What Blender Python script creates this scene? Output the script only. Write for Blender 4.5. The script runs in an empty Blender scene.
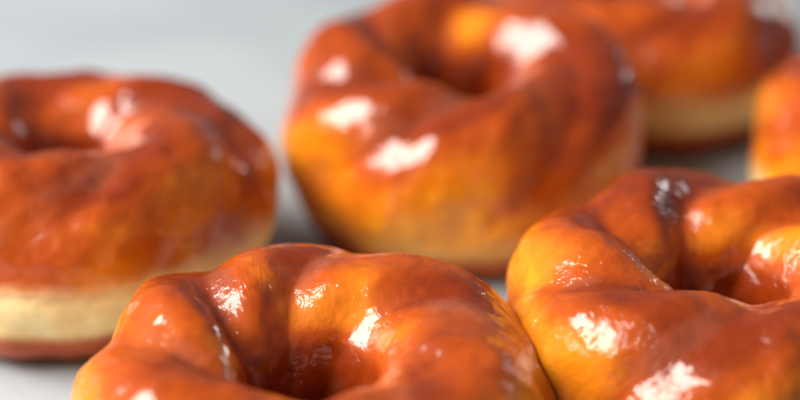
import bpy, math
import numpy as np
from mathutils import Vector

sc = bpy.context.scene
COL = sc.collection

# ---------------------------------------------------------------- noise
def _hash(ix, iy, iz, seed):
    n = (ix * 374761393 + iy * 668265263 + iz * 2147483647 + seed * 1274126177) & 0xFFFFFFFF
    n = ((n ^ (n >> 13)) * 1274126177) & 0xFFFFFFFF
    n = ((n ^ (n >> 16)) * 2246822519) & 0xFFFFFFFF
    n = n ^ (n >> 15)
    return (n & 0xFFFFFF).astype(np.float64) / float(0xFFFFFF) * 2 - 1

def vnoise(x, y, z, seed=0):
    ix, iy, iz = np.floor(x).astype(np.int64), np.floor(y).astype(np.int64), np.floor(z).astype(np.int64)
    fx, fy, fz = x - ix, y - iy, z - iz
    ux, uy, uz = [f * f * f * (f * (f * 6 - 15) + 10) for f in (fx, fy, fz)]
    r = 0
    for dx in (0, 1):
        for dy in (0, 1):
            for dz in (0, 1):
                w = (ux if dx else 1 - ux) * (uy if dy else 1 - uy) * (uz if dz else 1 - uz)
                r = r + w * _hash(ix + dx, iy + dy, iz + dz, seed)
    return r

def fbm(x, y, z, freq, octaves=3, seed=0, gain=0.5):
    s, a, tot = 0, 1.0, 0
    for o in range(octaves):
        s = s + a * vnoise(x * freq + 17.3 * o, y * freq - 9.1 * o, z * freq + 4.7 * o, seed + o)
        tot += a; a *= gain; freq *= 2.03
    return s / tot * 1.6

def sm(a, b, x):
    t = np.clip((x - a) / (b - a), 0, 1)
    return t * t * (3 - 2 * t)

def mixc(a, b, w):
    return a * (1 - w[..., None]) + b * w[..., None]

# ---------------------------------------------------------------- materials
def nodes_of(name):
    m = bpy.data.materials.new(name); m.use_nodes = True
    nt = m.node_tree; nt.nodes.clear()
    out = nt.nodes.new('ShaderNodeOutputMaterial')
    b = nt.nodes.new('ShaderNodeBsdfPrincipled')
    nt.links.new(b.outputs[0], out.inputs[0])
    return m, nt, b

def crust_material(name, glazed=True, wet=1.0, wrinkle=.7):
    m, nt, b = nodes_of(name)
    N, L = nt.nodes.new, nt.links.new
    at = N('ShaderNodeAttribute'); at.attribute_name = 'crust_colour'
    tc = N('ShaderNodeTexCoord')
    # fine mottling of the fried crust
    n1 = N('ShaderNodeTexNoise'); n1.inputs['Scale'].default_value = 420; n1.inputs['Detail'].default_value = 5
    L(tc.outputs['Object'], n1.inputs['Vector'])
    r1 = N('ShaderNodeMapRange'); r1.inputs[1].default_value = .3; r1.inputs[2].default_value = .7
    r1.inputs[3].default_value = .91; r1.inputs[4].default_value = 1.07
    L(n1.outputs[0], r1.inputs[0])
    mu = N('ShaderNodeVectorMath'); mu.operation = 'SCALE'
    L(at.outputs['Color'], mu.inputs[0]); L(r1.outputs[0], mu.inputs['Scale'])
    L(mu.outputs[0], b.inputs['Base Color'])
    b.inputs['Roughness'].default_value = .42 if glazed else .6
    b.inputs['Specular IOR Level'].default_value = .10
    b.subsurface_method = 'RANDOM_WALK'
    b.inputs['Subsurface Weight'].default_value = .45
    b.inputs['Subsurface Radius'].default_value = (1.0, .38, .12)
    b.inputs['Subsurface Scale'].default_value = .0022
    # soft dough bump
    n2 = N('ShaderNodeTexNoise'); n2.inputs['Scale'].default_value = 900; n2.inputs['Detail'].default_value = 3
    L(tc.outputs['Object'], n2.inputs['Vector'])
    bp = N('ShaderNodeBump'); bp.inputs['Strength'].default_value = .25; bp.inputs['Distance'].default_value = .0003
    L(n2.outputs[0], bp.inputs['Height']); L(bp.outputs[0], b.inputs['Normal'])
    if glazed:
        # sugar glaze: clear coat, wrinkled skin, patches where it has dried and cracked
        b.inputs['Coat Weight'].default_value = 1.0 * wet
        b.inputs['Coat IOR'].default_value = 1.52
        n3 = N('ShaderNodeTexNoise'); n3.inputs['Scale'].default_value = 330; n3.inputs['Detail'].default_value = 4
        n3.inputs['Distortion'].default_value = .6
        L(tc.outputs['Object'], n3.inputs['Vector'])
        v = N('ShaderNodeTexVoronoi'); v.feature = 'DISTANCE_TO_EDGE'; v.inputs['Scale'].default_value = 400
        mx = N('ShaderNodeMix'); mx.data_type = 'VECTOR'; mx.inputs[0].default_value = .004
        ad = N('ShaderNodeVectorMath'); ad.operation = 'MULTIPLY_ADD'
        L(n3.outputs['Color'], ad.inputs[0]); ad.inputs[1].default_value = (.0025,) * 3
        L(tc.outputs['Object'], ad.inputs[2]); L(ad.outputs[0], v.inputs['Vector'])
        cr = N('ShaderNodeMapRange'); cr.inputs[1].default_value = 0; cr.inputs[2].default_value = .12
        L(v.outputs['Distance'], cr.inputs[0])
        # cracks only in some patches
        n4 = N('ShaderNodeTexNoise'); n4.inputs['Scale'].default_value = 75; n4.inputs['Detail'].default_value = 3
        L(tc.outputs['Object'], n4.inputs['Vector'])
        pm = N('ShaderNodeMapRange'); pm.inputs[1].default_value = .44; pm.inputs[2].default_value = .56
        L(n4.outputs[0], pm.inputs[0])
        h1 = N('ShaderNodeMath'); h1.operation = 'MULTIPLY'; L(cr.outputs[0], h1.inputs[0]); L(pm.outputs[0], h1.inputs[1])
        h2 = N('ShaderNodeMath'); h2.operation = 'MULTIPLY_ADD'; h2.inputs[1].default_value = .15
        pn = N('ShaderNodeMath'); pn.operation = 'MULTIPLY'; L(n3.outputs[0], pn.inputs[0])
        pa = N('ShaderNodeMapRange'); pa.inputs[3].default_value = .22; L(pm.outputs[0], pa.inputs[0]); L(pa.outputs[0], pn.inputs[1])
        L(h1.outputs[0], h2.inputs[0]); L(pn.outputs[0], h2.inputs[2])
        # a few tiny bubbles and sugar beads in the glaze
        vb = N('ShaderNodeTexVoronoi'); vb.inputs['Scale'].default_value = 230
        L(tc.outputs['Object'], vb.inputs['Vector'])
        bd = N('ShaderNodeMapRange'); bd.interpolation_type = 'SMOOTHSTEP'
        bd.inputs[1].default_value = .16; bd.inputs[2].default_value = .02
        L(vb.outputs['Distance'], bd.inputs[0])
        sx = N('ShaderNodeSeparateColor'); L(vb.outputs['Color'], sx.inputs[0])
        gt = N('ShaderNodeMath'); gt.operation = 'GREATER_THAN'; gt.inputs[1].default_value = .72
        L(sx.outputs[0], gt.inputs[0])
        bm_ = N('ShaderNodeMath'); bm_.operation = 'MULTIPLY'; L(bd.outputs[0], bm_.inputs[0]); L(gt.outputs[0], bm_.inputs[1])
        h3 = N('ShaderNodeMath'); h3.operation = 'MULTIPLY_ADD'; h3.inputs[1].default_value = .45
        L(bm_.outputs[0], h3.inputs[0]); L(h2.outputs[0], h3.inputs[2])
        h2 = h3
        cb = N('ShaderNodeBump'); cb.inputs["Strength"].default_value = wrinkle; cb.inputs['Distance'].default_value = .0005
        L(h2.outputs[0], cb.inputs['Height']); L(cb.outputs[0], b.inputs['Coat Normal'])
        rr = N('ShaderNodeMapRange'); rr.inputs[1].default_value = .35; rr.inputs[2].default_value = .7
        rr.inputs[3].default_value = .045; rr.inputs[4].default_value = .14
        L(n4.outputs[0], rr.inputs[0]); L(rr.outputs[0], b.inputs['Coat Roughness'])
    return m

M_GLAZE = crust_material('glazed_crust', True)
M_SMOOTH = crust_material('smooth_glazed_crust', True, 1.0, .3)
M_DOUGH = crust_material('pale_dough', True, .35, .3)
M_BASE = crust_material('base_crust', True, .5)

def table_material():
    m, nt, b = nodes_of('pale_stone')
    N, L = nt.nodes.new, nt.links.new
    tc = N('ShaderNodeTexCoord')
    n = N('ShaderNodeTexNoise'); n.inputs['Scale'].default_value = 9; n.inputs['Detail'].default_value = 8
    n.inputs['Roughness'].default_value = .62; n.inputs['Distortion'].default_value = .8
    L(tc.outputs['Object'], n.inputs['Vector'])
    cr = N('ShaderNodeValToRGB')
    e = cr.color_ramp.elements
    e[0].position = .3; e[0].color = (.305, .345, .375, 1)
    e[1].position = .72; e[1].color = (.44, .48, .51, 1)
    L(n.outputs[0], cr.inputs[0])
    n2 = N('ShaderNodeTexNoise'); n2.inputs['Scale'].default_value = 600; n2.inputs['Detail'].default_value = 4
    L(tc.outputs['Object'], n2.inputs['Vector'])
    mp = N('ShaderNodeMapRange'); mp.inputs[3].default_value = .9; mp.inputs[4].default_value = 1.08
    L(n2.outputs[0], mp.inputs[0])
    mu = N('ShaderNodeVectorMath'); mu.operation = 'SCALE'
    L(cr.outputs[0], mu.inputs[0]); L(mp.outputs[0], mu.inputs['Scale'])
    L(mu.outputs[0], b.inputs['Base Color'])
    b.inputs['Roughness'].default_value = .38
    bp = N('ShaderNodeBump'); bp.inputs['Strength'].default_value = .15; bp.inputs['Distance'].default_value = .0005
    L(n2.outputs[0], bp.inputs['Height']); L(bp.outputs[0], b.inputs['Normal'])
    return m

# ---------------------------------------------------------------- doughnut
C_RED = np.array((.22, .025, .002))
C_BROWN = np.array((.42, .066, .003))
C_ORANGE = np.array((.71, .195, .006))
C_YELLOW = np.array((.87, .36, .015))
C_CREAM = np.array((.95, .73, .36))

def ring(P, NT, NP, which):
    """grid of points + colours of one shell of a twisted ring doughnut"""
    R, a, h = P['R'], P['a'], P['h']
    t = np.linspace(0, 2 * np.pi, NT, endpoint=False)[:, None] - np.pi / 2 + np.zeros((1, NP))
    ph = np.linspace(0, 2 * np.pi, NP, endpoint=False)[None, :] + np.zeros((NT, 1))
    sd = P['seed']
    h = h * (1 + P.get('hm', 0) * np.sin(t)); b = h / 2
    # slow wobble of the ring, per doughnut
    ct, st = np.cos(t), np.sin(t)
    w1 = fbm(ct * 1.1, st * 1.1, 0 * t + sd, 1.0, 2, sd)
    w2 = fbm(ct * 1.3, st * 1.3, 0 * t + sd + 5, 1.0, 2, sd + 9)
    w3 = fbm(ct * 1.2, st * 1.2, 0 * t + sd + 9, 1.0, 2, sd + 19)
    Rl = R * (1 + .035 * w1)
    al = a * (1 + .05 * w2)
    # strand phase
    k, m = P['k'], P['m']
    psi = k * ph - m * t + .6 * w3 + P.get('sway', .5) * np.sin(t + P.get('swayp', 0))
    tc0 = math.radians(P.get('crease', 0))
    psi = psi + np.pi - (k * np.pi / 2 - m * tc0 + P.get('sway', .5) * math.sin(tc0 + P.get('swayp', 0)))
    c = np.cos(psi / 2) if k * 1 == k else 0
    lob = np.sqrt(c * c + .035)                       # 1 at strand crown, sharp valley between
    cp, sp = np.cos(ph), np.sin(ph)
    att = sm(-.55, .25, sp)                          # twist fades towards the sides and base
    att = att * (1 - .62 * sm(.2, .9, -cp))
    amp = P['amp'] * (1 + .25 * w1) * (1 + P.get('ampm', 0) * np.cos(t - math.radians(P.get('ampt', 0))))
    rr = 1 + amp * att * (lob - .72) + .0 * ph
    # secondary soft fold along each strand
    rr = rr + .022 * att * np.sin(psi * 1.0 + 1.1 + 1.5 * w2)
    # strand leaning: the crown is pushed to one side, like rope
    ex = al * rr * np.sign(cp) * np.abs(cp) ** .93
    ez = b * rr * np.sign(sp) * np.abs(sp) ** .93
    # flat base
    ez = np.where(ez < -b * .72, -b * .72 - (1 - np.exp(-(-ez - b * .72) / (b * .18))) * b * .28 * 1.08, ez)
    u = (ez + b) / h
    # waist at the proof line
    ex = ex * (1 - P.get('waist', .045) * np.exp(-((u - .27) / .10) ** 2) + .012 * np.exp(-((u - .10) / .06) ** 2))
    rad = Rl + ex
    x, y, z = rad * ct, rad * st, ez + b
    # normals-ish direction for displacement
    nx, ny, nz = cp * ct, cp * st, sp
    q = 1000.0
    X, Y, Z = x * q, y * q, z * q                    # millimetres
    d1 = fbm(X, Y, Z, .10, 2, sd + 31)
    d2 = fbm(X, Y, Z, .33, 2, sd + 41)
    disp = .00065 * d1 + .00010 * d2
    if which == 'glazed_crust' and NT > 700:
        along = (t + np.pi / 2) * R * q
        acr = psi / k * a * q
        def an(tt):
            s1 = fbm(np.cos(psi) * 2.2, np.sin(psi) * 2.2, tt * .12, 1.0, 2, sd + 51)
            return fbm(np.cos(psi + .7 * s1) * 7.5, np.sin(psi + .7 * s1) * 7.5, tt * .16, 1.0, 2, sd + 61)
        f = sm(0, .35, t + np.pi / 2)
        A = an(along) * f + an(along + 2 * np.pi * R * q) * (1 - f)
        patch = sm(-.15, .5, fbm(X, Y, Z, .06, 2, sd + 71))
        disp = disp + .000035 * A * patch * att
        d3 = fbm(X, Y, Z, .85, 2, sd + 81)
        disp = disp + .00004 * d3 * patch
    edge_n = .035 * d1 + .02 * d2 
    e_top, e_bot = P['edge'], P.get('edge_low', .19)
    if which == 'glazed_crust':
        s = np.maximum(sm(-.05, .05, u - e_top - edge_n), sm(.1, .4, -cp))
        disp = disp + .00035 * s - .0012 * (1 - s)
    elif which == 'base_crust':
        s = sm(-.03, .03, (e_bot + .5 * edge_n) - u)
        disp = disp + .00020 * s - .0012 * (1 - s)
    x, y, z = x + nx * disp, y + ny * disp, z + nz * disp
    z = np.maximum(z, .0002 + (.0003 if which != 'base_crust' else 0))
    # ---- colour
    m1 = fbm(X, Y, Z, .075, 3, sd + 101)
    m2 = fbm(X, Y, Z, .22, 3, sd + 111)
    m3 = fbm(X, Y, Z, .9, 3, sd + 121)
    # fried darkness plus painted hole shade, 0 pale .. 1 dark
    dark = .57 + P.get('tone', 0)
    dark = dark + .40 * (sm(.55, 1.0, sp) - .35)               # tops brown most
    dark = dark - .34 * sm(.25, 1.0, -cp) * sm(-.2, .45, sp) * sm(1.0, .6, sp)   # pale inner shoulders
    dark = dark - P.get('side', .28) * sm(.2, .95, cp) * sm(.62, -.1, sp)
    dark = dark + P.get('stripe', .30) * (.5 - .5 * np.cos(psi + P.get('cph', .9))) * att - .12
    dark = dark + .18 * m1 + .04 * m2 + .02 * m3 + 1.25 * sm(.1, .7, -cp) * sm(.92, .25, sp)  # last term paints the shade of the hole onto the inner wall
    dark = dark + .13 * np.exp(-(c * c) / .03) * att            # darker along the crease lines
    for (ta, pa, dt, dp, v) in P.get('spots', []):
        dtv = (t - math.radians(ta) + np.pi) % (2 * np.pi) - np.pi
        dpv = (ph - math.radians(pa) + np.pi) % (2 * np.pi) - np.pi
        dark = dark + v * np.exp(-(dtv / math.radians(dt)) ** 2 - (dpv / math.radians(dp)) ** 2)
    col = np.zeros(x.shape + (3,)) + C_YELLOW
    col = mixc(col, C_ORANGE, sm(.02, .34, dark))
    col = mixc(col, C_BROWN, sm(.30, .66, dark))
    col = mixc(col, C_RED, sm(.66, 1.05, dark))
    # milky glaze pooled along one lip of each strand
    lip = np.exp(-((np.sin(psi / 2 - .35)) ** 2 - 1) ** 2 / .02) * sm(-.1, .45, m1 + .4 * m2) * att
    col = mixc(col, np.zeros_like(col) + np.array((.62, .30, .19)), np.clip(.10 * lip, 0, 1))
    # pale proof band and the browned base
    un = u - edge_n
    band = sm(e_top + .14, e_top - .05, un) * sm(.35, .0, -cp) * P.get('cream', 1.0)
    pal = mixc(np.zeros_like(col) + C_CREAM, C_YELLOW, np.clip(.12 + .30 * m1, 0, 1))
    col = mixc(col, pal, np.clip(band, 0, 1))
    low = sm(e_bot + .05, e_bot - .035, u - .4 * edge_n)
    col = mixc(col, mixc(np.zeros_like(col) + C_BROWN * 1.1, C_RED, np.clip(.1 + .5 * m1, 0, 1)), low)
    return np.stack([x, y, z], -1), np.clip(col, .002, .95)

def grid_mesh(name, pts, col, mat, parent):
    NT, NP = pts.shape[:2]
    me = bpy.data.meshes.new(name)
    nv = NT * NP
    me.vertices.add(nv)
    me.vertices.foreach_set('co', pts.reshape(-1).astype(np.float32))
    i = np.arange(NT)[:, None]; j = np.arange(NP)[None, :]
    i2, j2 = (i + 1) % NT, (j + 1) % NP
    q = np.stack([i * NP + j, i2 * NP + j, i2 * NP + j2, i * NP + j2], -1).reshape(-1).astype(np.int32)
    nf = nv
    me.loops.add(nf * 4); me.loops.foreach_set('vertex_index', q)
    me.polygons.add(nf); me.polygons.foreach_set('loop_start', np.arange(0, nf * 4, 4, dtype=np.int32))
    me.update(calc_edges=True)
    me.polygons.foreach_set('use_smooth', np.ones(nf, dtype=bool))
    a = me.color_attributes.new('crust_colour', 'FLOAT_COLOR', 'POINT')
    rgba = np.concatenate([col.reshape(-1, 3), np.ones((nv, 1))], 1).astype(np.float32)
    a.data.foreach_set('color', rgba.reshape(-1))
    me.materials.append(mat)
    me.validate()
    o = bpy.data.objects.new(name, me); COL.objects.link(o)
    o.parent = parent
    return o

def doughnut(label, loc, P, hi=False, tilt=(0, 0, 0)):
    e = bpy.data.objects.new('glazed_doughnut', None); COL.objects.link(e)
    e.empty_display_size = .01
    e.location = loc; e.rotation_euler = [math.radians(v) for v in tilt]
    e['label'] = label; e['category'] = 'doughnut'; e['group'] = 'glazed twisted ring doughnuts'
    res = (1300, 620) if hi else (560, 280)
    grid_mesh('glazed_crust', *ring(P, *res, 'glazed_crust'), M_GLAZE if hi else M_SMOOTH, e)
    grid_mesh('dough_band', *ring(P, 480, 240, 'dough'), M_DOUGH, e)
    grid_mesh('base_crust', *ring(P, 480, 240, 'base_crust'), M_BASE, e)
    return e

base = dict(R=.0290, a=.0160, h=.041, k=3, m=8, amp=.15, phase=0, edge=.45, seed=1)
def PP(**k):
    d = dict(base); d.update(k); return d

DON = [
 ('sharply focused glazed doughnut nearest the camera, its front cut off by the frame',
  (-.0158, .2550, 0), PP(seed=3, crease=140, m=6, k=3, sway=1.0, swayp=.7, R=.0275, a=.0174, amp=.125, ampm=.55, ampt=185, h=.0415, tone=-.02,
     spots=[(186, 70, 16, 32, -.40), (112, 108, 13, 30, -.40), (66, 115, 18, 30, -.48), (20, 75, 18, 25, -.15), (90, 70, 30, 22, .2)]), True, (0, 0, 0)),
 ('glazed doughnut at front right with a large white crackled highlight on its left flank',
  (.0635, .2850, 0), PP(seed=12, crease=150, m=6, k=3, R=.0278, a=.0176, h=.043, amp=.13, ampm=.5, ampt=140, tone=.03,
     spots=[(192, 50, 24, 34, -.36), (45, 125, 24, 30, -.38), (225, 75, 35, 30, .12), (130, 100, 18, 40, .25)]), True, (0, 0, 0)),
 ('blurred glazed doughnut at the left edge with a cream band above its browned base',
  (-.0755, .3445, 0), PP(seed=27, crease=98, m=5, k=3, R=.0275, a=.0174, h=.0430, hm=-.04, edge=.46, edge_low=.225, amp=.105, ampm=.5, ampt=330, tone=.10, side=.05,
     spots=[(85, 110, 18, 25, -.2), (330, 60, 22, 25, -.2)]), False, (0, 0, 0)),
 ('large glazed doughnut in the middle with three soft highlights on its left shoulder',
  (.0152, .3810, 0), PP(seed=34, crease=214, m=5, k=3, sway=1.6, swayp=-.785, R=.0271, a=.0176, h=.0468, hm=.07, edge=.22, cream=.25, amp=.135, ampm=.25, ampt=230, tone=.08,
     spots=[(80, 125, 24, 30, -.5), (235, 15, 45, 25, -.08), (195, 40, 20, 30, .12), (330, 60, 30, 50, .2)]), False, (0, 0, 0)),
 ('farthest, most blurred glazed doughnut, partly hidden behind the large middle one',
  (.0697, .4500, 0), PP(seed=45, m=5, k=3, amp=.12, tone=.12, edge_low=.22, side=.05, spots=[(5, 60, 30, 60, -.3)]), False, (0, 0, 0)),
 ('glazed doughnut cut off by the right edge with only its yellow left side showing',
  (.1310, .3693, 0), PP(seed=56, m=5, k=3, amp=.14), False, (0, 0, 0)),
]
for d in DON:
    doughnut(*d)

# ---------------------------------------------------------------- table
def table():
    import bmesh
    bm = bmesh.new()
    bmesh.ops.create_cube(bm, size=1)
    for v in bm.verts:
        v.co.x *= 2.4; v.co.y *= 2.2; v.co.z = v.co.z * .03 - .015
        v.co.y += .6
    bmesh.ops.bevel(bm, geom=[e for e in bm.edges], offset=.003, segments=3, affect='EDGES')
    me = bpy.data.meshes.new('table_top'); bm.to_mesh(me); bm.free()
    me.materials.append(table_material())
    o = bpy.data.objects.new('table_top', me); COL.objects.link(o)
    o['kind'] = 'structure'
table()

# ---------------------------------------------------------------- light
w = bpy.data.worlds.new('World'); sc.world = w; w.use_nodes = True
bg = w.node_tree.nodes['Background']
bg.inputs[0].default_value = (.80, .90, 1.0, 1); bg.inputs[1].default_value = .15

def lamp(name, loc, target, size, sizey, power, color):
    l = bpy.data.lights.new(name, 'AREA'); l.shape = 'RECTANGLE'; l.size = size; l.size_y = sizey
    l.energy = power; l.color = color
    o = bpy.data.objects.new(name, l); COL.objects.link(o); o.location = loc
    o.rotation_euler = (Vector(target) - Vector(loc)).to_track_quat('-Z', 'Y').to_euler()
    return o
lamp('window_light', (-.75, .22, .69), (0, .35, 0), .80, .62, 30.0, (1, .95, .88))
lamp('back_light', (.75, 1.15, .32), (.03, .38, .02), .10, .22, .6, (1, .95, .92))

# ---------------------------------------------------------------- camera
F = 1674.0
cam = bpy.data.cameras.new('camera'); co = bpy.data.objects.new('camera', cam); COL.objects.link(co)
co.location = (0, 0, .198)
co.rotation_euler = (math.radians(90 - 27), 0, 0)
cam.sensor_width = 36; cam.lens = 36 * F / 800
cam.clip_start = .01; cam.clip_end = 20
cam.dof.use_dof = True; cam.dof.focus_distance = .317; cam.dof.aperture_fstop = 5.0
cam.dof.aperture_blades = 0
sc.camera = co

sc.render.engine = 'CYCLES'
sc.cycles.use_denoising = True
sc.cycles.max_bounces = 8
sc.view_settings.view_transform = 'Standard'; sc.view_settings.look = 'None'; sc.view_settings.exposure = 0
